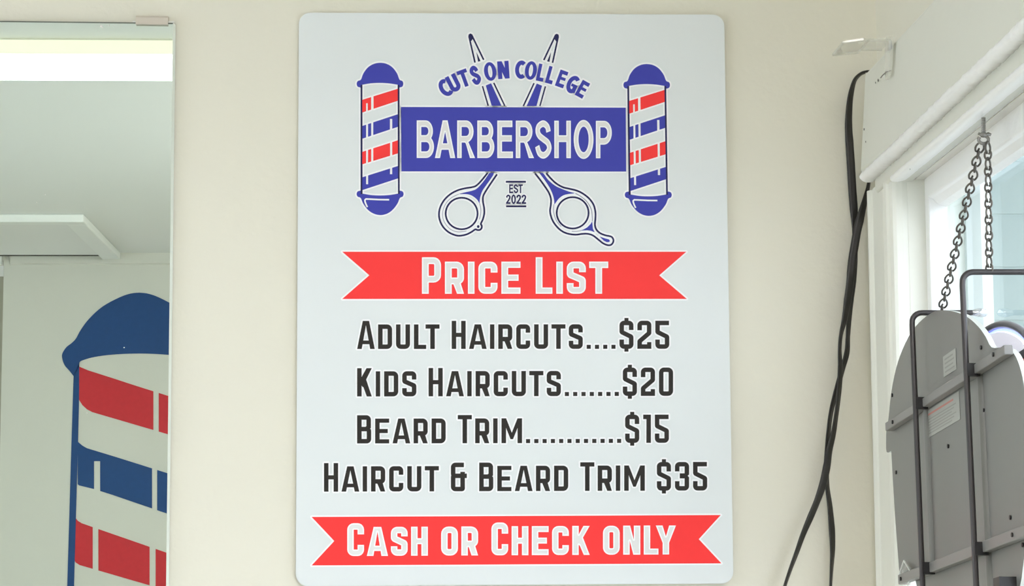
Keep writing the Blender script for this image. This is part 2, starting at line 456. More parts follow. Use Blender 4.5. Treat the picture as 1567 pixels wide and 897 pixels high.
class Ink:
    """one printed figure of the sign, in photograph pixels mapped onto the plane of the sign"""
    def __init__(s): s.mb = MB()
    def put(s, v, tris, m, y):
        if not tris: return
        used = sorted({i for t in tris for i in t}); ix = {k: i for i, k in enumerate(used)}
        vs = [at_y(v[k][0], v[k][1], y) for k in used]
        fs = []
        for t in tris:
            a, b, c = [vs[ix[i]] for i in t]
            q = [ix[i] for i in t]
            if (b-a).cross(c-a).y > 0: q.reverse()
            fs.append(q)
        s.mb.add(vs, fs, m)
    def paint(s, layers, halo=0.0, rim=0.0, rim_m=None, y=None):
        """layers: (polygon, material or None to erase), later ones on top"""
        y = Y_INK if y is None else y
        v, tr = cdt([p for p, m in layers])
        by = {}
        for t, o in tr:
            if not o: continue
            m = layers[max(o)][1]
            if m is not None: by.setdefault(m, []).append(t)
        allt = [t for ts in by.values() for t in ts]
        if rim:
            bp = buffer_polys(v, allt, rim)
            n = len(layers)
            v2, tr2 = cdt([p for p, m in layers]+bp)
            core, edge = {}, []
            for t, o in tr2:
                base = [i for i in o if i < n]
                if not base: continue
                m = layers[max(base)][1]
                if m is None: continue
                if max(o) >= n: edge.append(t)
                else: core.setdefault(m, []).append(t)
            for m, ts in core.items(): s.put(v2, ts, m, y)
            s.put(v2, edge, rim_m, y)
        else:
            for m, ts in by.items(): s.put(v, ts, m, y)
        if halo:
            v3, tr3 = cdt(buffer_polys(v, allt, halo))
            s.put(v3, [t for t, o in tr3 if o], M['bright_white'], y+.00018)
        return s
    def build(s, name, parent): return s.mb.build(name, parent)

# strokes --------------------------------------------------------------------
def arc_corner(p0, p1, p2, r, n=5):
    a = Vector(p0)-Vector(p1); b = Vector(p2)-Vector(p1)
    la, lb = a.length, b.length; a.normalize(); b.normalize()
    ang = a.angle(b); d = min(r/math.tan(ang/2), la*.499, lb*.499); r = d*math.tan(ang/2)
    s, e = Vector(p1)+a*d, Vector(p1)+b*d
    c = Vector(p1)+(a+b).normalized()*(r/math.sin(ang/2))
    a0 = math.atan2(s.y-c.y, s.x-c.x); a1 = math.atan2(e.y-c.y, e.x-c.x)
    while a1-a0 > math.pi: a1 -= 2*math.pi
    while a1-a0 < -math.pi: a1 += 2*math.pi
    return [(c.x+r*math.cos(a0+(a1-a0)*i/n), c.y+r*math.sin(a0+(a1-a0)*i/n)) for i in range(n+1)]
def stroke(pts, t, closed=False, n=5):
    """pts: (x, y[, radius]); returns quads of half width t/2 with mitred joints"""
    P = []; N = len(pts)
    for i, p in enumerate(pts):
        if len(p) > 2 and p[2] > 0 and (closed or 0 < i < N-1):
            P += arc_corner(pts[i-1][:2], p[:2], pts[(i+1) % N][:2], p[2], n)
        else: P.append(tuple(p[:2]))
    Q = []
    for p in P:
        if not Q or math.hypot(p[0]-Q[-1][0], p[1]-Q[-1][1]) > 1e-4: Q.append(p)
    if closed and math.hypot(Q[0][0]-Q[-1][0], Q[0][1]-Q[-1][1]) < 1e-4: Q.pop()
    P = [Vector(p) for p in Q]; N = len(P); L, R = [], []
    for i in range(N):
        d1 = (P[i]-P[i-1]).normalized() if (closed or i > 0) else None
        d2 = (P[(i+1) % N]-P[i]).normalized() if (closed or i < N-1) else None
        if d1 is None: d1 = d2
        if d2 is None: d2 = d1
        n1, n2 = Vector((-d1.y, d1.x)), Vector((-d2.y, d2.x))
        mv = n1+n2; mv = mv/max(mv.length_squared, .35)*2
        L.append(P[i]+mv*t/2); R.append(P[i]-mv*t/2)
    out = [hull([tuple(L[i]), tuple(L[(i+1) % N]), tuple(R[(i+1) % N]), tuple(R[i])]) for i in range(N if closed else N-1)]
    return [q for q in out if len(q) > 2]
def ell(cx, cy, rx, ry, a0, a1, n=20):
    return [(cx+rx*math.cos(math.radians(a0+(a1-a0)*i/n)), cy+ry*math.sin(math.radians(a0+(a1-a0)*i/n))) for i in range(n+1)]
def curve(pts, n=6):
    """Catmull-Rom through 2-D points"""
    P = [Vector(p[:2]) for p in pts]; out = []
    for i in range(len(P)-1):
        a, b, c, d = P[max(i-1, 0)], P[i], P[i+1], P[min(i+2, len(P)-1)]
        for k in range(n):
            t = k/n
            q = .5*((2*b)+(c-a)*t+(2*a-5*b+4*c-d)*t*t+(3*b-a-3*c+d)*t**3)
            out.append((q.x, q.y))
    out.append(tuple(P[-1])); return out

def block(ch, w, h, t, r=None):
    """square-shouldered display capitals; y up, origin at lower left; returns (poly, on) list"""
    a = t/2; r = t*.5 if r is None else r; L = []
    def S(pts, closed=False, tt=t): L.extend((q, True) for q in stroke(pts, tt, closed))
    def box(x0, y0, x1, y1, on=True): L.append(([(x0, y0), (x1, y0), (x1, y1), (x0, y1)], on))
    if ch == 'A':
        k = .36*w
        L.append(([(0, 0), (t*1.02, 0), (w/2+t*.02, h*.86), (w/2+k*.5, h), (w/2-k*.5+.0, h)], True))
        L.append(([(w, 0), (w-t*1.02, 0), (w/2-t*.02, h*.86), (w/2-k*.5, h), (w/2+k*.5, h)], True))
        y0 = h*.17; box(w*.5*y0/h+.25*t, y0, w-w*.5*y0/h-.25*t, y0+t*.82)
    elif ch == 'B':
        S([(a, a), (a, h-a), (w-a-t*.06, h-a, r), (w-a-t*.06, h*.53), (w*.62, h*.53)])
        S([(a, a), (w-a, a, r), (w-a, h*.53-.02*h, r), (a, h*.53-.02*h)]); box(0, 0, t, h)
        L.append(([(w+t*.1, h*.53-.11*h+.08*h), (w-.30*t, h*.53-.01*h), (w+t*.1, h*.53+.03*h)], False))
    elif ch == 'C': S([(w-a, h*.66), (w-a, h-a, r), (a, h-a, r), (a, a, r), (w-a, a, r), (w-a, h*.34)])
    elif ch == 'D': S([(a, a), (a, h-a), (w-a, h-a, r*1.25), (w-a, a, r*1.25)], True)
    elif ch == 'E': box(0, 0, t, h); box(0, 0, w, t*.92); box(0, h-t*.92, w, h); box(0, h/2-t*.46, w*.9, h/2+t*.46)
    elif ch == 'H': box(0, 0, t, h); box(w-t, 0, w, h); box(t*.5, h/2-t*.46, w-t*.5, h/2+t*.46)
    elif ch == 'I': box(0, 0, w, h)
    elif ch == 'K':
        box(0, 0, t, h)
        L.append(([(t*.9, h*.40), (t*.9, h*.66), (w*.64, h), (w*1.0, h), (w*.56, h*.54), (w*.40, h*.32)], True))
        L.append(([(w*.33, h*.46), (w*.60, h*.62), (w, 0), (w*.66, 0)], True))
    elif ch == 'L': box(0, 0, t, h); box(0, 0, w, t*.92)
    elif ch == 'M':
        box(0, 0, t, h); box(w-t, 0, w, h)
        L.append(([(t*.5, h), (t*1.02, h), (w/2, h*.42), (w-t*1.02, h), (w-t*.5, h), (w-t*.9, h*.66), (w/2+t*.28, h*.16), (w/2-t*.28, h*.16), (t*.9, h*.66)], True))
    elif ch == 'N':
        box(0, 0, t, h); box(w-t, 0, w, h); L.append(([(t*.4, h), (t*1.08, h), (w-t*.4, 0), (w-t*1.08, 0)], True))
    elif ch in 'O0': S([(a, a, r*1.25), (a, h-a, r*1.25), (w-a, h-a, r*1.25), (w-a, a, r*1.25)], True)
    elif ch == 'P': S([(a, 0), (a, h-a), (w-a, h-a, r*1.25), (w-a, h*.40, r*1.25), (a, h*.40)]); box(0, 0, t, h)
    elif ch == 'R':
        S([(a, 0), (a, h-a), (w-a, h-a, r*1.25), (w-a, h*.40, r*.9), (a, h*.40)]); box(0, 0, t, h)
        L.append(([(w*.36, h*.42), (w*.78, h*.42), (w*1.0, 0), (w-t*1.02, 0)], True))
    elif ch == 'S': S([(w-a, h*.67), (w-a, h-a, r), (a, h-a, r), (a, h*.595, r*.5), (w-a, h*.43, r*.5), (w-a, a, r), (a, a, r), (a, h*.33)])
    elif ch == 'T': box(0, h-t*.95, w, h); box(w/2-a, 0, w/2+a, h)
    elif ch == 'U': S([(a, h), (a, a, r*1.2), (w-a, a, r*1.2), (w-a, h)])
    elif ch == 'Y':
        box(w/2-a, 0, w/2+a, h*.46)
        L.append(([(0, h), (t*1.05, h), (w/2+a*.55, h*.42), (w/2+a, h*.34), (w/2-a, h*.40)], True))
        L.append(([(w, h), (w-t*1.05, h), (w/2-a*.55, h*.42), (w/2-a, h*.34), (w/2+a, h*.40)], True))
    elif ch == '$':
        L += block('S', w, h, t); box(w/2-t*.45, h-.02*h, w/2+t*.45, h*1.10); box(w/2-t*.45, -h*.10, w/2+t*.45, .02*h)
    elif ch == '&':
        S([(w*.80, h-a), (a, h-a, r), (a, h*.54, r), (w*.98, h*.54)])
        S([(w*.30, h*.54), (a, h*.54, r), (a, a, r), (w*.72, a, r*.3), (w*.72, h*.68)])
    elif ch == '1': box(w-t, 0, w, h); L.append(([(0, h*.84), (0, h), (w-t*.5, h), (w-t*.5, h*.84)], True))
    elif ch == '2': S([(a, h*.66), (a, h-a, r), (w-a, h-a, r), (w-a, h*.56, r*.5), (a, h*.27, r*.4), (a, a), (w, a)]); box(w-t*.95, 0, w, h*.24)
    elif ch == '3':
        S([(a, h*.67), (a, h-a, r), (w-a, h-a, r), (w-a, h*.525), (w*.34, h*.525)])
        S([(w*.34, h*.505), (w-a, h*.505), (w-a, a, r), (a, a, r), (a, h*.33)])
        L.append(([(w+t*.1, h*.45), (w-.32*t, h*.515), (w+t*.1, h*.58)], False))
    elif ch == '5': S([(w*.98, h-a), (a, h-a), (a, h*.595, r*.5), (w-a, h*.43, r*.5), (w-a, a, r), (a, a, r), (a, h*.33)])
    elif ch == '.': box(0, 0, w, w*.98)
    return L

def place(L, x, y, sx=1.0, sy=1.0, rot=0.0, cx=0.0, cy=0.0):
    """letter coordinates (y up) to photograph pixels (y down), rotated ccw about (cx,cy) of the letter"""
    c, s = math.cos(math.radians(rot)), math.sin(math.radians(rot)); out = []
    for p, on in L:
        q = []
        for (u, v) in p:
            u, v = (u-cx)*sx, (v-cy)*sy
            q.append((x+(u*c-v*s), y-(u*s+v*c)))
        out.append((q, on))
    return out

def text_line(ink, text, x0, x1, yl, yr, cap, small, w, t, gap, space, style, dot=6.3, dotpitch=12.6):
    """small capitals: lower case letters come out as capitals of the height 'small'"""
    A = []; x = 0.0; prev = None
    for ch in text:
        if ch == ' ': x += space-gap; prev = ' '; continue
        up = ch.upper(); h = cap if (ch == up) else small
        ww = {'I': t*.97, 'A': w*1.26, 'L': w*.875, 'M': w*1.46, '1': w*.55, '&': w*1.15, '.': dot, 'Y': w*1.2, 'N': w*1.02, 'K': w*1.04}.get(up, w)
        g = gap
        if prev and prev != ' ':
            pr = prev.upper()+up
            if pr == 'LT': g = -1.0
            elif pr == 'LY': g = -4.0
            elif pr == '..': g = dotpitch-dot
            elif 'T' in pr or 'A' in pr: g = gap-.9
        x += g if prev else 0.0
        A.append((up, x, h, ww)); x += ww; prev = ch
    k = (x1-x0)/x
    for up, u, h, ww in A:
        px = x0+u*k; py = yl+(yr-yl)*((px-x0)/(x1-x0))
        L = [(q, style['m'] if on else None) for q, on in place(block(up, ww*k, h, min(t, ww*k)), px, py)]
        ink.paint(L, halo=style.get('halo', 0), rim=style.get('rim', 0), rim_m=style.get('rim_m'), y=style.get('y', Y_INK))

# ------------------------------------------------------------------ the price list sign
sign = thing('price_list_sign', 'white rounded barbershop price list sign on the cream wall', 'sign', (0, -.0065, 1.494))
SW, SH, SZ0, SR = .4575, .6093, 1.4943, .0125
poly = []
for (cx_, cz_, a0) in ((SW/2-SR, SZ0+SH-SR, 0), (-SW/2+SR, SZ0+SH-SR, 90), (-SW/2+SR, SZ0+SR, 180), (SW/2-SR, SZ0+SR, 270)):
    poly += [(cx_+SR*math.cos(math.radians(a0+i*9)), -.0065, cz_+SR*math.sin(math.radians(a0+i*9))) for i in range(11)]
p = MB().prism(poly, (0, .004, 0), M['panel'], M['edge'])
p.build('panel', sign, .0006)

HALO = 2.4
DARK = dict(m=M['black'], halo=HALO)
LIGHT = dict(m=M['letter_core'], rim=2.0, rim_m=M['bright_white'], y=Y_INK2)
lines = (('Adult Haircuts....$25', 546.5, 1024.2, 534.2, 533.9, 43.0, 37.6, 18.6),
         ('Kids Haircuts.......$20', 546.5, 1030.0, 606.9, 605.9, 43.4, 38.5, 18.6),
         ('Beard Trim............$15', 546.5, 1023.6, 678.8, 677.8, 43.2, 38.0, 18.4),
         ('Haircut & Beard Trim $35', 495.8, 1082.2, 752.6, 750.8, 43.8, 38.7, 18.2))
lab = ('dark line reading Adult Haircuts $25', 'dark line reading Kids Haircuts $20', 'dark line reading Beard Trim $15', 'dark line reading Haircut & Beard Trim $35')
for (tx, x0, x1, yl, yr, cap, sm, sp), lb in zip(lines, lab):
    ink = Ink(); text_line(ink, tx, x0, x1, yl, yr, cap, sm, 21.4, 6.9, 6.0, sp, DARK)
    ink.build('price_line', sign)['label'] = lb
ink = Ink().paint([([(523.7, 385.3), (1050.2, 385.3), (1008.8, 421.5), (1051, 457.5), (523.7, 457.6), (565.2, 421.4)], M['red'])], halo=HALO)
ban = ink.build('banner', sign); ban['label'] = 'red swallowtail banner under the logo'
ink = Ink(); text_line(ink, 'Price List', 645.7, 930.8, 449.7, 449.6, 55.9, 49.2, 29.3, 10.4, 6.0, 23.4, LIGHT)
ink.build('lettering', ban)['label'] = 'white lettering reading Price List'
ink = Ink().paint([([(476.9, 791.3), (1102.9, 788.4), (1069.3, 825.3), (1103.9, 862.3), (476.9, 865.5), (511.6, 828.1)], M['red'])], halo=HALO)
ban = ink.build('banner', sign); ban['label'] = 'red swallowtail banner at the foot of the sign'
ink = Ink(); text_line(ink, 'Cash or Check only', 531.4, 1034.4, 851.1, 848.6, 50.2, 44.4, 25.9, 9.9, 5.3, 20.5, LIGHT)
ink.build('lettering', ban)['label'] = 'white lettering reading Cash or Check only'

# name banner -----------------------------------------------------------------
ink = Ink().paint([([(613.7, 163.7), (957.6, 164.8), (958.2, 262.6), (614.3, 262.3)], M['blue'])], halo=HALO)
nb = ink.build('name_banner', sign); nb['label'] = 'blue name banner across the scissors'
def sans(ch, t=17.5):
    """bold grotesque capitals on a cap height of 100, stem 17.5, design width returned"""
    L = []
    def S(pts, closed=False, n=8): L.extend((q, True) for q in stroke(pts, t, closed, n))
    def box(x0, y0, x1, y1, on=True): L.append(([(x0, y0), (x1, y0), (x1, y1), (x0, y1)], on))
    a = t/2
    if ch == 'B':
        W = 66; S([(a, a), (a, 100-a), (W-a-4, 100-a, 20), (W-a-4, 52, 19), (a, 52)]); S([(a, a), (W-a, a, 22), (W-a, 51, 22), (a, 51)]); box(0, 0, t, 100)
    elif ch == 'A':
        W = 74; L += [([(0, 0), (18.5, 0), (45, 100), (28, 100)], True), ([(W, 0), (W-18.5, 0), (29, 100), (46, 100)], True), ([(14, 22), (60, 22), (56, 39), (18, 39)], True)]
    elif ch == 'R':
        W = 70; S([(a, 0), (a, 100-a), (W-a-6, 100-a, 21), (W-a-6, 50, 21), (a, 50)]); box(0, 0, t, 100)
        L.append(([(24, 47), (41, 47), (W, 0), (W-20, 0), (34, 38)], True))
    elif ch == 'E': W = 58; box(0, 0, t, 100); box(0, 0, W, t); box(0, 100-t, W-2, 100); box(0, 44, W-4, 61)
    elif ch == 'S':
        W = 64; S(curve([(W-a-3, 70), (W-a-8, 84), (W/2, 92), (a+6, 85), (a+1.5, 72), (a+8, 60), (W/2, 51), (W-a-6, 41), (W-a, 27), (W-a-8, 14), (W/2, 7.5), (a+8, 14), (a-.5, 32)], 6))
    elif ch == 'H': W = 64; box(0, 0, t, 100); box(W-t, 0, W, 100); box(t*.5, 43, W-t*.5, 61)
    elif ch in 'O0':
        W = 76 if ch == 'O' else 54
        L.append((ell(W/2, 50, W/2, 52, 0, 351, 39), True)); L.append((ell(W/2, 50, W/2-t-1 if ch == 'O' else W/2-t+1, 34, 0, 351, 39), False))
    elif ch == 'P': W = 62; S([(a, 0), (a, 100-a), (W-a, 100-a, 22), (W-a, 45, 22), (a, 45)]); box(0, 0, t, 100)
    elif ch == 'C':
        W = 60; S(ell(W/2+8, 50, W/2+8-a, 52-a, 52, 308, 24))
    elif ch == 'U': W = 64; S([(a, 100), (a, a-1, 23), (W-a, a-1, 23), (W-a, 100)])
    elif ch == 'T': W = 60; box(0, 100-t, W, 100); box(W/2-a, 0, W/2+a, 100)
    elif ch == 'N': W = 66; box(0, 0, t, 100); box(W-t, 0, W, 100); L.append(([(0, 100), (t*1.1, 100), (W, 0), (W-t*1.1, 0)], True))
    elif ch == 'L': W = 48; box(0, 0, t, 100); box(0, 0, W, t)
    elif ch == 'G':
        W = 66; S(ell(W/2+5, 50, W/2+5-a, 52-a, 50, 300, 24)); box(W-t, 6, W, 52); box(W-t-14, 38, W, 54)
    elif ch == '2':
        W = 54; S(curve([(a, 68), (a+4, 84), (W/2, 92), (W-a-3, 84), (W-a, 70), (W-a-6, 54), (W/2, 34), (a+6, 18), (a+2, 8)], 6)); box(0, 0, W, t)
    return L, W
ink = Ink()
for ch, x0, x1, y0, y1 in (('B', 637.7, 664.1, 184.2, 241.8), ('A', 665.6, 696.7, 184.2, 241.9), ('R', 699.6, 727.0, 184.3, 241.9), ('B', 730.4, 756.5, 184.4, 241.9),
                           ('E', 761.0, 784.9, 184.5, 242.0), ('R', 789.3, 817.2, 184.6, 242.0), ('S', 818.8, 844.0, 184.6, 242.1), ('H', 848.2, 873.6, 184.7, 242.1),
                           ('O', 877.9, 908.2, 184.7, 242.2), ('P', 911.9, 936.2, 184.9, 242.2)):
    L, W = sans(ch)
    L = place(L, x0, y1, (x1-x0)/W, (y1-y0)/100)
    ink.paint([(q, M['letter_core'] if on else None) for q, on in L], rim=1.9, rim_m=M['bright_white'], y=Y_INK2)
ink.build('lettering', nb)['label'] = 'white lettering reading Barbershop'

# arched lettering ------------------------------------------------------------
ink = Ink()
for ch, cx_, cy_, w_, h_, rot in (('C', 680.6, 135.1, 15.2, 26, 32), ('U', 694.0, 127.2, 16.0, 26, 27), ('T', 710.0, 119.7, 14.8, 26, 20), ('S', 727.2, 115.1, 13.8, 27, 15),
                                  ('O', 750.1, 109.4, 17.8, 27, 8), ('N', 770.3, 107.0, 16.6, 26.5, 4),
                                  ('C', 795.8, 106.6, 14.4, 26.5, -3), ('O', 812.4, 107.9, 17.4, 26.8, -7), ('L', 827.9, 111.2, 10.6, 26.0, -11.5), ('L', 842.6, 115.0, 10.6, 26.0, -15.5),
                                  ('E', 859.7, 120.8, 12.6, 25.6, -20), ('G', 876.0, 129.0, 16.0, 26.3, -24), ('E', 891.4, 136.6, 12.6, 25.6, -29)):
    L, W = sans(ch, 24 if ch not in 'LET' else 22)
    L = place(L, cx_, cy_, w_*1.05/W, h_*1.02/100, rot, W/2, 50)
    ink.paint([(q, M['blue'] if on else None) for q, on in L], halo=2.6, y=Y_INK2)
ink.build('arched_lettering', sign)['label'] = 'blue arched lettering reading Cuts on College'
ink = Ink()
for ch, x0, x1, y0, y1 in (('E', 779.2, 785.2, 282.2, 295.6), ('S', 786.2, 792.9, 282.2, 295.6), ('T', 793.3, 800.0, 282.2, 295.6),
                           ('2', 774.4, 781.2, 298, 312), ('0', 782.5, 789.3, 298, 312), ('2', 790.3, 797.2, 298, 312), ('2', 798.2, 805.2, 298, 312)):
    L, W = sans(ch)
    ink.paint([(q, M['navy'] if on else None) for q, on in place(L, x0, y1, (x1-x0)/W, (y1-y0)/100)], halo=1.8)
for (x0, y0, x1, y1) in ((774, 276.8, 804.8, 279.7), (774.4, 314.4, 805.4, 317.2)):
    ink.paint([([(x0, y0), (x1, y0), (x1, y1), (x0, y1)], M['navy'])], halo=1.8)
ink.build('founding_year', sign)['label'] = 'navy EST 2022 between two rules'

# barber poles of the logo ------------------------------------------------------
def logo_pole(f):
    B, N_, Rd, W = M['blue'], M['navy'], M['red'], None
    q = lambda pts: [f(x, y) for x, y in pts]
    L = []
    top = curve([(551.7, 134), (547.2, 132.4), (545.8, 127.9), (547.6, 124), (552.3, 121.8), (556, 112.5), (563, 103.2), (572, 97.8), (581.8, 96.1), (591.8, 97.8), (600.6, 103.2), (607.6, 112.5),
                 (611.3, 121.8), (615.6, 124), (617.1, 127.9), (615.7, 132.4), (611.3, 134)], 4)
    L.append((q(top), B))
    bot = curve([(551.7, 291.8), (547.4, 293), (545.7, 297), (547.4, 301), (552, 303.2), (556, 312), (563.5, 321.6), (572.5, 327.3), (582.1, 329.2), (591.8, 327.3), (600.4, 321.6), (608, 312),
                 (611.9, 303.2), (616, 301), (617.6, 297), (616, 293), (611.7, 291.8)], 4)
    L.append((q(bot), B))
    L.append((q([(551.8, 130), (611.3, 130), (611.6, 297), (551.8, 297)]), N_))
    inner = [(554.6, 129.6)]+curve([(554.6, 129.6), (568, 127.5), (581.8, 126.9), (595, 127.6), (608.5, 129.6)], 4)+[(609, 296.4)]+curve([(609, 296.4), (595, 298.6), (581.1, 299.2), (568, 298.6), (554.8, 296.4)], 4)
    L.append((q(inner), W))
    bands = [(Rd, 153, 172.5, 135.7, 154.1), (B, 193, 212.6, 174.7, 194), (Rd, 232.7, 251.7, 214.6, 234.7), (B, 271.6, 291.3, 254, 273)]
    for m, l0, l1, r0, r1 in bands:
        L.append((q([(553.6, l0), (609.2, r0), (609.2, r1), (553.6, l1)]), m))
    def yy(b, x, e): _, l0, l1, r0, r1 = b; k = (x-554.5)/54.5; return (l0+(r0-l0)*k) if e == 0 else (l1+(r1-l1)*k)
    def cut(b, x0, x1, t0=None, t1=None):
        L.append((q([(x0, yy(b, x0, 0)-.3 if t0 is None else t0), (x1, yy(b, x1, 0)-.3 if t0 is None else t0), (x1, yy(b, x1, 1)+.3 if t1 is None else t1), (x0, yy(b, x0, 1)+.3 if t1 is None else t1)]), W))
    cut(bands[0], 567.9, 571.6); cut(bands[0], 560.2, 562.8, 158)
    for b in bands[1:3]: cut(b, 560.2, 563.2); cut(b, 568, 571.2)
    cut(bands[1], 596.7, 600.2, 182); cut(bands[2], 596.9, 600.2)
    cut(bands[3], 560.2, 563.3, None, 282); cut(bands[3], 596.8, 600.2, None, 266.6)
    for s in stroke([(553.1, 132), (553.1, 296)], 2.7)+stroke([(609.9, 132), (610.4, 296)], 2.6): L.append((q(s), N_))
    ink = Ink(); ink.paint(L, halo=HALO)
    hl = [(q(s), M['bright_white']) for s in stroke(curve([(562.2, 317), (559.6, 311.5), (558.4, 306.6), (560.2, 304.6)], 4)+[(566, 304.8), (580, 305.5), (595.5, 305.7)], 2.4)]
    ink.paint(hl, y=Y_INK2)
    return ink
o = logo_pole(lambda x, y: (x, y)).build('barber_pole', sign); o['label'] = 'striped barber pole left of the name'
o = logo_pole(lambda x, y: (x+407.7+(y-96)/233*3.1, y+1.9-(y-96)/233*.7)).build('barber_pole', sign); o['label'] = 'striped barber pole right of the name'

# scissors -----------------------------------------------------------------------
LN = M['navy']; FB = M['blue']
def blade(f):
    L = []
    def S(pts, t, m=LN, closed=False): L.extend(([f(*v) for v in q], m) for q in stroke(pts, t, closed))
    S([(726.9, 95.8), (717.9, 56.5), (718.2, 53.6, ), (719.9, 52.6), (721.8, 53.6), (740.2, 91.6)], 2.5)
    L.append(([f(*v) for v in [(717.4, 57), (718.2, 52.6), (720.2, 51.6), (722.6, 53.2), (724.6, 58), (720.2, 64)]], M['navy']))
    L.append(([f(*v) for v in [(728.9, 79.5), (730.2, 82), (735.3, 93.4), (731.6, 94.5)]], LN))
    S([(738.3, 131.8), (747.1, 161.9)], 2.2); S([(755.6, 126.8), (772.4, 161.9)], 2.2)
    L.append(([f(*v) for v in [(743.4, 130.8), (751.5, 127.4), (767.5, 161.9), (752.3, 161.9)]], FB))
    Ink().paint(L, halo=2.6).build('scissor_blade', sign)
blade(lambda x, y: (x, y)); blade(lambda x, y: (1571.9-x+(y-52)/110*1.4, y+.4))
def pts(px0, py0, k, P): return [(px0+x/k, py0+y/k) for x, y in P]
def outline(P, t, m=LN, closed=False, n=4):
    c = curve(P, n); return [(q, m) for q in stroke(c if not closed else c[:-1], t, closed)]
a = lambda P: pts(660, 255, 7.8, P); b2 = lambda P: pts(815, 255, 7.177, P)
L = outline(a([(672, 76), (600, 165), (540, 225), (490, 245), (400, 260), (310, 285), (220, 335), (150, 405), (105, 490), (92, 570), (105, 650), (145, 725), (210, 785), (290, 820), (350, 825), (420, 810), (480, 780), (525, 750),
                (550, 757), (580, 755), (600, 735), (602, 705), (592, 682), (615, 630), (632, 560), (630, 490), (617, 420), (618, 360), (640, 310), (690, 230), (784, 92)]), 2.7)
L += [(q, LN) for q in stroke(ell(660+362/7.8, 255+560/7.8, 24.4, 24.1, 0, 351, 39), 2.7, True)]
L.append((curve(a([(690, 78), (748, 78), (700, 160), (650, 230), (610, 290), (588, 350), (578, 400), (575, 440), (555, 405), (520, 370), (470, 340), (410, 328), (330, 328), (400, 308), (480, 290), (540, 265), (600, 205), (650, 140), (690, 78)]), 3), FB))
L += outline(a([(330, 328), (240, 372), (175, 440), (138, 530), (140, 620), (180, 700), (240, 755), (320, 780), (420, 770)]), .8, M['grey_line'])
L += outline(a([(577, 440), (590, 500), (590, 560), (575, 630)]), .9, M['grey_line'])
L.append((ell(660+560/7.8, 255+716/7.8, 2.0, 2.3, 0, 330, 11), LN))
Ink().paint(L, halo=2.5).build('scissor_handle', sign)['label'] = 'round finger ring handle of the scissors'
L = outline(b2([(26, 72), (90, 155), (150, 240), (185, 300), (202, 360), (200, 420), (192, 490), (210, 570), (250, 640), (310, 700), (380, 735), (470, 748), (540, 740), (600, 738), (660, 755), (720, 800), (770, 840), (820, 862), (860, 860),
                 (885, 830), (885, 795), (860, 768), (800, 755), (740, 730), (700, 690), (685, 640), (690, 570), (690, 500), (670, 420), (620, 350), (550, 295), (480, 262), (400, 243), (330, 225), (260, 185), (200, 130), (150, 72)]), 2.7)
L += [(q, LN) for q in stroke(ell(815+440/7.177, 255+508/7.177, 24.4, 24.0, 0, 351, 39), 2.7, True)]
L.append((curve(b2([(75, 72), (115, 72), (170, 145), (240, 205), (310, 240), (400, 275), (462, 292), (400, 300), (340, 315), (290, 350), (255, 395), (240, 412), (235, 360), (215, 290), (180, 220), (130, 145), (75, 72)]), 3), FB))
L.append((b2([(655, 600), (638, 630), (600, 668), (560, 690), (520, 703), (600, 700), (640, 705), (682, 722), (662, 680)]), FB))
L.append((b2([(735, 768), (800, 790), (838, 800), (850, 815), (842, 828), (815, 830), (780, 812)]), FB))
L += outline(b2([(470, 294), (540, 335), (600, 390), (645, 470), (655, 560), (655, 600)]), 1.1, M['grey_line'])
L += outline(b2([(236, 412), (230, 460), (235, 520), (265, 600), (315, 660)]), .9, M['grey_line'])
L += outline(b2([(430, 712), (480, 712), (530, 704)]), .8, M['grey_line'])
Ink().paint(L, halo=2.5).build('scissor_handle', sign)['label'] = 'scissors handle with a finger rest'

# ------------------------------------------------------------------ mirror on the left
mx1, mz1, mz0, mx0 = -.3627, 2.0912, .95, -1.25
mir = thing('wall_mirror', 'large frameless mirror on the cream wall left of the sign', 'mirror', ((mx0+mx1)/2, -.007, mz0))
tilt = .0075
m_ = MB()
A = [(mx0, -.0075, mz0), (mx1, -.0075, mz0), (mx1, -.0075, mz1), (mx0, -.0075, mz1+tilt*(mx1-mx0))]
m_.add(A, [(0, 1, 2, 3)], M['mirror'])
B_ = [(x, -.0015, z) for x, y, z in A]
m_.add(A+B_, [(1, 0, 4, 5), (2, 1, 5, 6), (3, 2, 6, 7), (0, 3, 7, 4)], M['mirror_edge']); m_.add(B_, [(3, 2, 1, 0)], M['mirror_back'])
m_.build('glass', mir)
e = MB(); wv = [0, .0007, .0001, .0006, 0, -.0004, .0002, .0006, 0]
n = len(wv)
for i in range(n-1):
    z0_, z1_ = mz0+(mz1-mz0)*i/(n-1), mz0+(mz1-mz0)*(i+1)/(n-1)
    e.prism([(mx1, -.0075, z0_), (mx1, -.0085, z0_), (mx1+.0022, -.0015, z0_)], (0, 0, z1_-z0_), M['mirror_edge'])
e.build('polished_edge', mir)
et = MB().add([(mx0, -.0078, mz1+tilt*(mx1-mx0)-.0010), (mx1, -.0078, mz1-.0010), (mx1, -.0078, mz1+.0003), (mx0, -.0078, mz1+tilt*(mx1-mx0)+.0003)]+[(mx0, -.0015, mz1+tilt*(mx1-mx0)-.0010), (mx1, -.0015, mz1-.0010), (mx1, -.0015, mz1+.0003), (mx0, -.0015, mz1+tilt*(mx1-mx0)+.0003)],
    [(0, 1, 2, 3), (3, 2, 6, 7), (1, 5, 6, 2)], M['mirror_line'])
et.build('top_edge_strip', mir)['label'] = 'dark strip along the top edge of the glass'  # thin dark strip laid along the top of the glass
fl = MB()
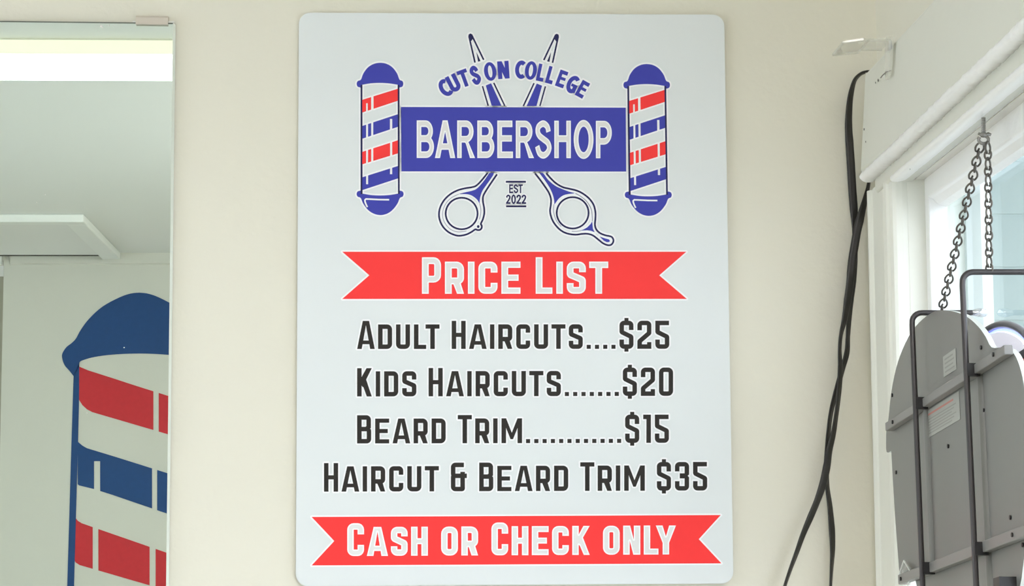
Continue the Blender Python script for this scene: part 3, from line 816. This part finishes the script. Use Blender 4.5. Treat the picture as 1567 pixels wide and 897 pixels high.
for px, py, r in ((155, 40, .0012), (157, 42, .0008), (167, 39, .0007), (175, 39, .0006), (150, 27+22, .0004), (69, 298, .0005), (56, 310, .0005), (190, 532, .0006), (133, 632, .0005)):
    p_ = at_y(px, py, -.0077); fl.sphere(tuple(p_), r, M['edge'], 8, (1.2, .2, 1))
fl.build('paint_flecks', mir)['kind'] = 'stuff'
ca, cb = at_y(208, 34, -.010), at_y(257, 36, -.010)
zt = mz1+.0005
cl = MB()
cl.prism([(ca.x, -.0002, zt+.0075), (ca.x, -.0095, zt+.0070), (ca.x, -.0125, zt+.0045), (ca.x, -.0125, zt-.0028), (ca.x, -.0085, zt-.0028), (ca.x, -.0080, zt+.0015), (ca.x, -.0002, zt+.0015)], (cb.x-ca.x, 0, -.0004), M['clip'])
cl.build('clip', mir, .0006)['label'] = 'beige clip on the top edge'
MB().box((ca.x-.004, -.006, zt-.001), (ca.x, -.001, zt+.0022), M['edge']).build('clip_tab', mir)
MB().box((cb.x, -.006, zt-.001), (cb.x+.006, -.001, zt+.0022), M['edge']).build('clip_tab', mir)

# ------------------------------------------------------------------ painted pole on the back wall (seen in the mirror)
def mural(P, mb, m, lift):
    """P in photograph pixels of the reflection; the mirror swaps depth only"""
    v, tr = cdt([P]); vs = []
    for q in v:
        w_ = at_y(q[0], q[1], -.0150-YB); vs.append((w_.x, YB+lift, w_.z))
    mb.add(vs, [t for t, o in tr if o], m)
pole = thing('painted_barber_pole', 'large painted blue, red and white barber pole reflected in the mirror', 'wall decal', (-.93, YB+.001, .6))
XC = 213.0
def sym(P): return P+[(2*XC-x, y) for x, y in P[::-1]]
left_top = curve([(112.8, 576), (106, 567.2), (99, 559), (95.4, 549), (95.6, 541), (101.8, 531.3), (110, 525), (116.5, 518), (123.6, 505), (136.4, 488), (157, 469.3), (182.6, 455.4), (200, 449.4), (213, 448)], 4)
under = curve([(121.5, 560), (122.3, 554), (130, 550.5), (144, 546.7), (165, 543.6), (190, 541.8), (213, 541.3)], 4)
dm = MB()
full = left_top+[(2*XC-x, y) for x, y in left_top[::-1][1:]]
und = under+[(2*XC-x, y) for x, y in under[::-1][1:]]
mural(full+und[::-1], dm, M['decal_blue'], .0015)
dm.build('dome', pole)['label'] = 'blue dome'
sm = MB()
mural([(112.8, 574), (121.5, 556), (121, 620), (120, 660), (113.5, 897), (108, 1120), (96, 1120), (103, 897), (110, 660)], sm, M['decal_blue'], .0015)
mural([(2*XC-x, y) for x, y in [(112.8, 574), (121.5, 556), (121, 620), (120, 660), (113.5, 897), (108, 1120), (96, 1120), (103, 897), (110, 660)]][::-1], sm, M['decal_blue'], .0015)
sm.build('side_line', pole)
def band(top, bottom, gaps, m):
    """top/bottom polylines over x; gaps: (x0,x1) or (x0,x1,from)"""
    b = MB(); ex = 305
    def y_at(P, x):
        for (xa, ya), (xb, yb) in zip(P, P[1:]):
            if xa <= x <= xb: return ya+(yb-ya)*(x-xa)/max(xb-xa, 1e-6)
        (xa, ya), (xb, yb) = P[-2], P[-1]; return yb+(yb-ya)/(xb-xa)*(x-xb)
    xs = top[0][0]; cuts = []
    for g in gaps: cuts.append(g)
    segs = []; x = xs
    for g in [g for g in cuts if len(g) == 2]: segs.append((x, g[0])); x = g[1]
    segs.append((x, ex))
    for (a_, c_) in segs:
        inn = sorted({a_, c_} | {p[0] for p in top+bottom if a_ < p[0] < c_})
        part = [g for g in cuts if len(g) == 3 and a_ < g[0] < c_]
        T_ = [(x, y_at(top, x)) for x in inn]
        Bm = [(x, y_at(bottom, x)) for x in inn]
        if part:
            g = part[0]
            Bm = [p for p in Bm if p[0] < g[0]]+[(g[0], y_at(bottom, g[0])), (g[0], g[2]), (g[1], g[2]), (g[1], y_at(bottom, g[1]))]+[p for p in Bm if p[0] > g[1]]
        mural(T_+Bm[::-1], b, m, .0012)
    return b
red1 = band([(121, 561), (135, 567), (172, 578.7), (208, 590.5), (235, 599)], [(121, 612), (126, 620), (133, 626.5), (141.5, 631), (182.6, 643), (233.8, 658)], [(234.8, 243)], M['decal_red'])
red1.build('red_band', pole)
band([(119, 676), (126, 682), (133, 686), (172.5, 698), (233, 717)], [(116, 738.5), (121, 743), (143.4, 748.5), (172, 757.5), (232, 778)], [(144, 153.3, 706), (232.8, 240.6)], M['decal_blue']).build('blue_band', pole)
band([(114.5, 791), (119, 797), (125, 800.8), (142, 806.8), (229, 837)], [(112.5, 855), (116, 861), (122, 865), (139.4, 870), (228, 895.7)], [(142, 150.6), (229, 238.2)], M['decal_red']).build('red_band', pole)
band([(112, 915), (118, 921), (125, 925), (142, 931), (229, 961)], [(109, 979), (114, 985), (120, 989), (139, 994), (228, 1020)], [(229, 238.2)], M['decal_blue']).build('blue_band', pole)

# ------------------------------------------------------------------ black cords in the corner
def flat_cord(name, label, pts_, y, group, tail=None):
    pts3, ups, sec = [], [], []
    R_ = .0037
    P = [at_y(px, py, y if not callable(y) else y(py)) for px, py, w_ in pts_]
    W_ = [w_ for _, _, w_ in pts_]
    if tail: P = [Vector(t) for t in tail]+P; W_ = [W_[0]]*len(tail)+W_
    # resample with Catmull-Rom
    Q, WW = [], []
    for i in range(len(P)-1):
        a_, b_, c_, d_ = P[max(i-1, 0)], P[i], P[i+1], P[min(i+2, len(P)-1)]
        for k in range(5):
            t = k/5
            Q.append(.5*((2*b_)+(c_-a_)*t+(2*a_-5*b_+4*c_-d_)*t*t+(3*b_-a_-3*c_+d_)*t**3)); WW.append(W_[i]+(W_[i+1]-W_[i])*t)
    Q.append(P[-1]); WW.append(W_[-1])
    for i, q in enumerate(Q):
        t = (Q[min(i+1, len(Q)-1)]-Q[max(i-1, 0)]).normalized()
        side = t.cross(Vector((0, 1, 0))).normalized()
        real, thin = 12.4, 4.6
        c_ = max(-1, min(1, (WW[i]-thin)/(real-thin))); ang = math.acos(max(0, c_))
        ups.append(side*math.cos(ang)+Vector((0, 1, 0))*math.sin(ang))
    prof = []
    for i in range(20):                                             # two conductors side by side
        a_ = 2*math.pi*i/20
        prof.append((1.08*math.cos(a_), .40*math.sin(a_)*(1-.28*math.exp(-(math.cos(a_)/.22)**2))))
    b = MB().tube(Q, R_*1.12, M['cord'], section=prof, ups=ups)
    return tag(b.build(name), label, 'cord', group)
flat_cord('power_cord', 'black flat cord looping over the end of the window head casing', [(1337, 116, 5), (1331, 110.5, 5), (1324, 110.5, 5), (1316, 114, 6), (1308, 123, 8), (1303, 140, 10), (1300, 160, 11), (1298.5, 190, 12), (1300, 220, 12.5), (1302, 250, 12.5), (1304, 285, 12.5), (1306.5, 320, 12.5),
    (1308.5, 350, 11), (1308.5, 375, 10), (1307.5, 400, 11), (1305.5, 430, 11), (1301.5, 460, 11), (1299, 490, 10), (1297.5, 515, 9), (1296, 540, 10), (1289, 565, 10), (1279.5, 600, 10), (1272, 630, 9), (1268, 660, 9),
    (1266, 690, 10), (1264.5, 715, 10), (1266, 745, 9), (1270, 775, 10), (1273, 810, 11), (1274, 840, 10), (1272.5, 870, 8), (1271, 900, 6), (1269, 940, 8)], -.0105, 'black cords in the corner',
    None)
flat_cord('power_cord', 'black flat cord coming from behind the side casing and twisting round the other', [(1333, 255, 7), (1328.5, 285, 8), (1324, 305, 10), (1318, 328, 12), (1312, 352, 13), (1308, 375, 13), (1304, 400, 13), (1301, 430, 12), (1297, 460, 12), (1292, 490, 10), (1287, 512, 8),
    (1285, 535, 8), (1286, 565, 10), (1284.5, 590, 10), (1283, 610, 9), (1279, 640, 9), (1275, 665, 10), (1269, 690, 11), (1265, 715, 12), (1259, 742, 12), (1250, 768, 11), (1240, 792, 11), (1229, 818, 10), (1219, 846, 9), (1210, 870, 8), (1201, 897, 7), (1192, 930, 8)],
    -.0205, 'black cords in the corner')

# ------------------------------------------------------------------ clear plastic hook on the head casing
ph = at_plane(1361, 90, Vector((.366, 0, 0)), Vector((1, 0, 0)))
hk = thing('plastic_hook', 'clear plastic hook stuck on the head casing by the corner', 'hook', (.366, -.195, 2.01))
hm = MB()
arm = [(.3665, -.208), (.3665, -.163), (.345, -.163), (.345, -.150), (.333, -.149), (.3185, -.150), (.3190, -.207), (.339, -.210), (.341, -.206)]
zz = lambda x: 2.0315-max(0, (.335-x))*.16
A = [(x, y, zz(x)) for x, y in arm]
hm.prism(A, (0, 0, -.0022), M['clear'])
for (p0, p1) in (((.345, -.1645), (.3665, -.1645)), ((.3185, -.1515), (.3455, -.1515)), ((.3195, -.206), (.3195, -.1515)), ((.341, -.206), (.3195, -.206)), ((.341, -.206), (.3655, -.206)), ((.3445, -.1515), (.3445, -.206))):
    q0, q1 = Vector((*p0, zz(p0[0])-.0015)), Vector((*p1, zz(p1[0])-.0015))
    hm.tube([q0, (q0+q1)/2, q1], .0014, M['clear'], 8)
hm.build('arm', hk)
bm_ = MB().prism([(.3672, -.222, 2.031), (.3672, -.196, 2.036), (.3665, -.192, 2.030), (.3645, -.199, 1.998), (.3635, -.206, 1.990), (.3635, -.222, 1.994)], (-.003, 0, -.0005), M['clear'])
bm_.build('base', hk, .0008)
MB().box((.3615, -.222, 2.018), (.3645, -.212, 2.026), M['chrome']).build('screw', hk)['label'] = 'bluish metal screw'
MB().tube([(.3635, -.217, 1.997), (.3605, -.212, 1.997), (.3605, -.190, 1.9975), (.3620, -.176, 1.9985)], .0007, M['hook'], 6).build('wire_pin', hk)

# ------------------------------------------------------------------ hanging lit sign, seen from behind
SO = Vector((.3545, -.3249, 1.7458))
SU = Vector((.0412, -.9943, .0984)).normalized()
SV = Vector((.007, .0989, .9951)); SV = (SV-SU*SU.dot(SV)).normalized()
SN = SU.cross(SV)                                     # towards the room
def sp(u, v, n=0.0): return SO+SU*u+SV*v+SN*n
led = thing('hanging_light_sign', 'grey back of a light up sign hanging on chains in the window', 'sign', sp(.06, -.30, -.02))
outl = curve([(-.1505, -.1071), (-.1690, -.1055), (-.1692, -.0925), (-.1650, -.0815), (-.1570, -.0745), (-.1412, -.0502), (-.1200, -.0312), (-.0922, -.0172), (-.0556, -.0071), (-.0141, -.0034), (.0274, -.0048), (.0538, -.0093), (.0916, -.0184), (.1314, -.0314),
              (.1633, -.0465), (.1828, -.0589), (.1985, -.0712), (.2250, -.0765), (.2482, -.0827), (.2645, -.0923), (.2761, -.1067), (.2815, -.1207), (.2850, -.145), (.2855, -.19), (.2800, -.225), (.2585, -.2533), (.2447, -.2738), (.215, -.292), (.17, -.303), (.10, -.308),
              (.04, -.300), (-.02, -.283), (-.0668, -.2520), (-.0780, -.2400)], 3)+[(-.098, -.2390), (-.1330, -.2385), (-.1365, -.2327), (-.1420, -.195), (-.1461, -.1653), (-.1490, -.13)]
PT = -.014
v2, t2 = cdt([outl])
pm = MB()
pm.add([sp(u, v, PT) for u, v in v2], [t for t, o in t2 if o], M['plate'])
pm.add([sp(u, v, PT-.005) for u, v in v2], [t[::-1] for t, o in t2 if o], M['front_black'])
ring = ccw(outl); nr = len(ring)
pm.add([sp(u, v, PT) for u, v in ring]+[sp(u, v, PT-.005) for u, v in ring], [(i, nr+i, nr+(i+1) % nr, (i+1) % nr) for i in range(nr)], M['plate_edge'])
pm.build('back_plate', led)
def sbox(u0, v0, u1, v1, n0, n1, m, dv=0.0):
    a_ = sp(u0, v0, n0); b = MB()
    vs = []
    for n_ in (n0, n1): vs += [sp(u0, v0, n_), sp(u1, v0+dv, n_), sp(u1, v1+dv, n_), sp(u0, v1, n_)]
    if n1 < n0: vs = vs[4:]+vs[:4]
    return b.add(vs, [(3,2,1,0),(4,5,6,7),(0,1,5,4),(1,2,6,5),(2,3,7,6),(3,0,4,7)], m)
for (u0, v0, u1, v1, dv) in ((-.1390, -.0893, .2590, -.0812, .0003), (-.1120, -.2410, .2950, -.2318, .002)):
    st = sbox(u0, v0, u1, v1, PT+.0004, PT+.008, M['strap'], dv).build('strap', led, .0008)
# wire hangers: bent over the top towards the glass
def wire(du, tip):
    P = [sp(du, -.315, 0), sp(du, -.15, 0), sp(du, -.012, 0)]
    top = sp(du, 0, 0)
    for k in range(1, 7):
        a_ = k/6*math.pi/2; P.append(sp(du, -.010+.0095*math.sin(a_), 0)+Vector((1, 0, 0))*.0095*(1-math.cos(a_)))
    P += [P[-1]+Vector((.02, 0, 0)), P[-1]+Vector((tip, 0, 0))]
    return MB().tube(P, .0026, M['steel'], 12), P[-1]
for du, tip in ((0.0, .050), (.1699, .053)):
    wb, end = wire(du, tip)
    o = wb.build('wire_hanger', led)
    MB().tube([end-Vector((.003, 0, 0)), end+Vector((.002, 0, 0)), end+Vector((.006, 0, 0)), end+Vector((.010, 0, 0)), end+Vector((.0115, 0, 0))], [.0026, .0040, .0042, .0034, .0016], M['chrome'], 12).build('end_cap', o)
for u in (0.0, .1699):
    for v, dv in ((-.0855, .0001), (-.2365, .001)): sbox(u-.0015, v-.0055, u+.0034, v+.0055, PT+.003, .0005, M['screw']).build('clamp', led)
for u, v0, v1 in ((-.0125, -.088, -.232), (.1650, -.0895, -.268)):
    sec = [(math.cos(math.pi*i/10), math.sin(math.pi*i/10)) for i in range(11)]
    b = MB(); vs = []
    for v in (v0, v1): vs += [sp(u+.0050*c_, v, PT+.0036*s_) for c_, s_ in sec]
    b.add(vs, [(i, 11+i, 12+i, i+1) for i in range(10)], M['plate'], True); b.add(vs[:11], [list(range(11))], M['plate']); b.add(vs[11:], [list(range(11))[::-1]], M['plate'])
    b.build('cable_rib', led)
for u, v, n_ in ((.1700, -.0659, PT), (.1690, -.1196, PT), (-.1366, -.0542, PT), (-.1329, -.1307, PT), (.0558, -.1333, PT), (.2294, -.2172, PT), (.2586, -.2425, PT),
                 (.2304, -.0835, PT+.008), (-.1080, -.0855, PT+.008), (.2579, -.2345, PT+.008), (-.1000, -.2368, PT+.008)):
    c_ = sp(u, v, n_+.0004); b = MB()
    b.tube([c_-SN*.0006, c_+SN*.0008], .0019, M['screw'], 10)
    b.build('screw', led)
lbm = sbox(.0508, -.0703, .0922, -.0515, PT+.0002, PT+.0005, M['label'])
lab1 = lbm.build('label', led); lab1['label'] = 'small pale sticker'
b = MB()
for i in range(4):
    q = sbox(.056, -.0672+.0038*i, .087-.004*(i % 2), -.0658+.0038*i, PT+.0005, PT+.0006, M['label_line']); b.add(q.v, q.f, M['label_line'])
b.build('print', lab1)
wl = sbox(-.0142, -.1157, .0972, -.0905, PT+.0002, PT+.0005, M['label']).build('label', led); wl['label'] = 'larger warning sticker with a red heading'
b = MB()
q = sbox(-.007, -.0958, .078, -.0940, PT+.0005, PT+.0006, M['label_red']); b.add(q.v, q.f, M['label_red'])
for i in range(6):
    q = sbox(-.007, -.1000-.0026*i, .086-.007*(i % 3), -.0990-.0026*i, PT+.0005, PT+.0006, M['label_line']); b.add(q.v, q.f, M['label_line'])
b.build('print', wl)
b = sbox(.2050, -.292, .216, -.2720, PT, PT+.010, M['screw'])
q = sbox(.2190, -.292, .236, -.2655, PT, PT+.014, M['screw']); b.add(q.v, q.f, M['screw'])
b.build('power_connector', led)['label'] = 'black power connector'
# clear bracket at the lower corner
bk = [at_plane(px, py, SO+SN*(PT+.0032), SN) for px, py in ((1386.5, 858), (1396, 874), (1393, 896), (1380, 896), (1380.5, 875))]
b = MB().prism(bk, SN*.002, M['clear'])
for p_, q_ in ((0, 1), (0, 4), (1, 2), (4, 3)): b.tube([bk[p_]+SN*.002, (bk[p_]+bk[q_])/2+SN*.002, bk[q_]+SN*.002], .0008, M['plate_edge'], 6)
b.build('clear_bracket', led)['label'] = 'clear plastic corner bracket'
# lit tubes on the side that faces the street
dome = curve([(-.085, -.075), (-.06, -.056), (-.02, -.040), (.03, -.0315), (.063, -.030), (.097, -.0315), (.126, -.0365), (.153, -.0445), (.175, -.054), (.198, -.068)], 4)
FO = -.050
MB().tube([sp(u, v, FO) for u, v in dome], .0034, M['tube_shell'], 10).build('dome_channel', led)['label'] = 'dark channel along the front dome'
MB().tube([sp(u+(.06-u)*.02, v-.0052, FO-.0005) for u, v in dome], .0016, M['neon_blue'], 8).build('light_tube', led)['label'] = 'blue light tube along the dome'
face = [(u, v-.007) for u, v in dome]
v4, t4 = cdt([face]); fm = MB()
for n_, rv in ((FO+.003, False), (FO+.001, True)): fm.add([sp(u, v, n_) for u, v in v4], [t[::-1] if rv else t for t, o in t4 if o], M['lit_face'])
fm.build('lit_face', led)['label'] = 'pale lit panel below the front dome'
sbox(-.10, -.078, .225, -.070, FO-.004, FO+.005, M['tube_shell']).build('tube_holder', led)
MB().tube([sp(-.09, -.082, FO), sp(.05, -.082, FO), sp(.21, -.082, FO)], .0022, M['neon_red'], 8).build('light_tube', led)['label'] = 'red light tube'
for u in (-.05, .17):
    MB().tube([sp(u, -.074, PT-.004), sp(u, -.074, FO)], .004, M['front_black'], 10).build('stand_off', led)

# ------------------------------------------------------------------ hook and chains
HK = Vector((.3865, -.4841, 1.8975))
hook = thing('screw_hook', 'small steel screw hook in the window head holding both chains', 'hook', HK)
LP = Vector((.3850, -.488, 1.8812))
pts_h = [HK+(LP-HK)*(i/40) for i in range(41)]
MB().tube(pts_h, [.0015+.0005*(i % 4 < 2) for i in range(41)], M['hook'], 8).build('threaded_shank', hook)
loop = [LP+Vector((.0035*math.sin(2*math.pi*i/14)*1.25, 0, -.0035+.0035*math.cos(2*math.pi*i/14))) for i in range(13)]
MB().tube(loop, .0015, M['hook'], 8).build('eye', hook)
cb_ = MB().sphere(tuple(LP+Vector((0, 0, .0008))), .0028, M['hook'], 10, (1.25, 1, .9))
cb_.tube([LP+Vector((-.0045, 0, .002)), LP+Vector((0, 0, .0002)), LP+Vector((.0045, 0, .0016)), LP+Vector((.0066, 0, .0008))], [.0012, .0016, .0017, .0013], M['hook'], 8)
cb_.build('collar', hook)
def link_mesh(pitch):
    """jack chain link: a long oval loop and a second one at right angles, bent out of one wire"""
    h2 = pitch*.5+.0009; ra, rb = pitch*.39, pitch*.30; P = []
    for i in range(17):
        a_ = math.radians(205-50-i*310/16); sh = .0037*(1-.25*max(0, -math.cos(a_-math.pi)))
        P.append(Vector((sh*math.sin(a_), 0, h2-ra+ra*math.cos(a_))))
    for i in range(17):
        a_ = math.radians(25+i*310/16)
        P.append(Vector((0, .0034*math.sin(a_), -(h2-rb)+rb*math.cos(a_))))
    return MB().tube(P, .00092, M['chain'], 7)
def chain(name, label, p0, p1, pitch, group, turn):
    root = thing(name, label, 'chain', p0, group)
    d_ = p1-p0; n_ = max(2, round(d_.length/pitch)); pit = d_.length/n_
    z = d_.normalized()*-1; x = Vector((1, 0, 0)); x = (x-z*x.dot(z)).normalized(); y = z.cross(x)
    # turn the link so its loops sit at 45 degrees either way, as a hanging jack chain does
    c_, s_ = math.cos(math.radians(turn)), math.sin(math.radians(turn))
    x2, y2 = x*c_+y*s_, y*c_-x*s_
    proto = link_mesh(pit).build('link', root)
    proto.matrix_parent_inverse = Matrix.Identity(4)
    rot = Matrix((x2, y2, z)).transposed().to_4x4()
    for i in range(n_):
        o = proto if i == 0 else proto.copy()
        if i: COL.objects.link(o); o.parent = root
        o.matrix_parent_inverse = Matrix.Identity(4)
        o.matrix_basis = Matrix.Translation(d_*((i+.5)/n_)) @ rot
    return root
top1, top2 = LP+Vector((-.0022, .001, -.0062)), LP+Vector((.0034, -.001, -.0062))
a1 = at_y(1440.5, 477, -.3249); a2 = at_y(1514, 417, SO.y+SU.y*.1699)
chain('hanging_chain', 'slanted steel chain to the far wire of the hanging sign', top1, Vector((a1.x, a1.y, a1.z)), 0.0160, 'chains of the hanging sign', -8)
chain('hanging_chain', 'upright steel chain to the near wire of the hanging sign', top2, Vector((a2.x, a2.y, a2.z)), 0.0134, 'chains of the hanging sign', 42)
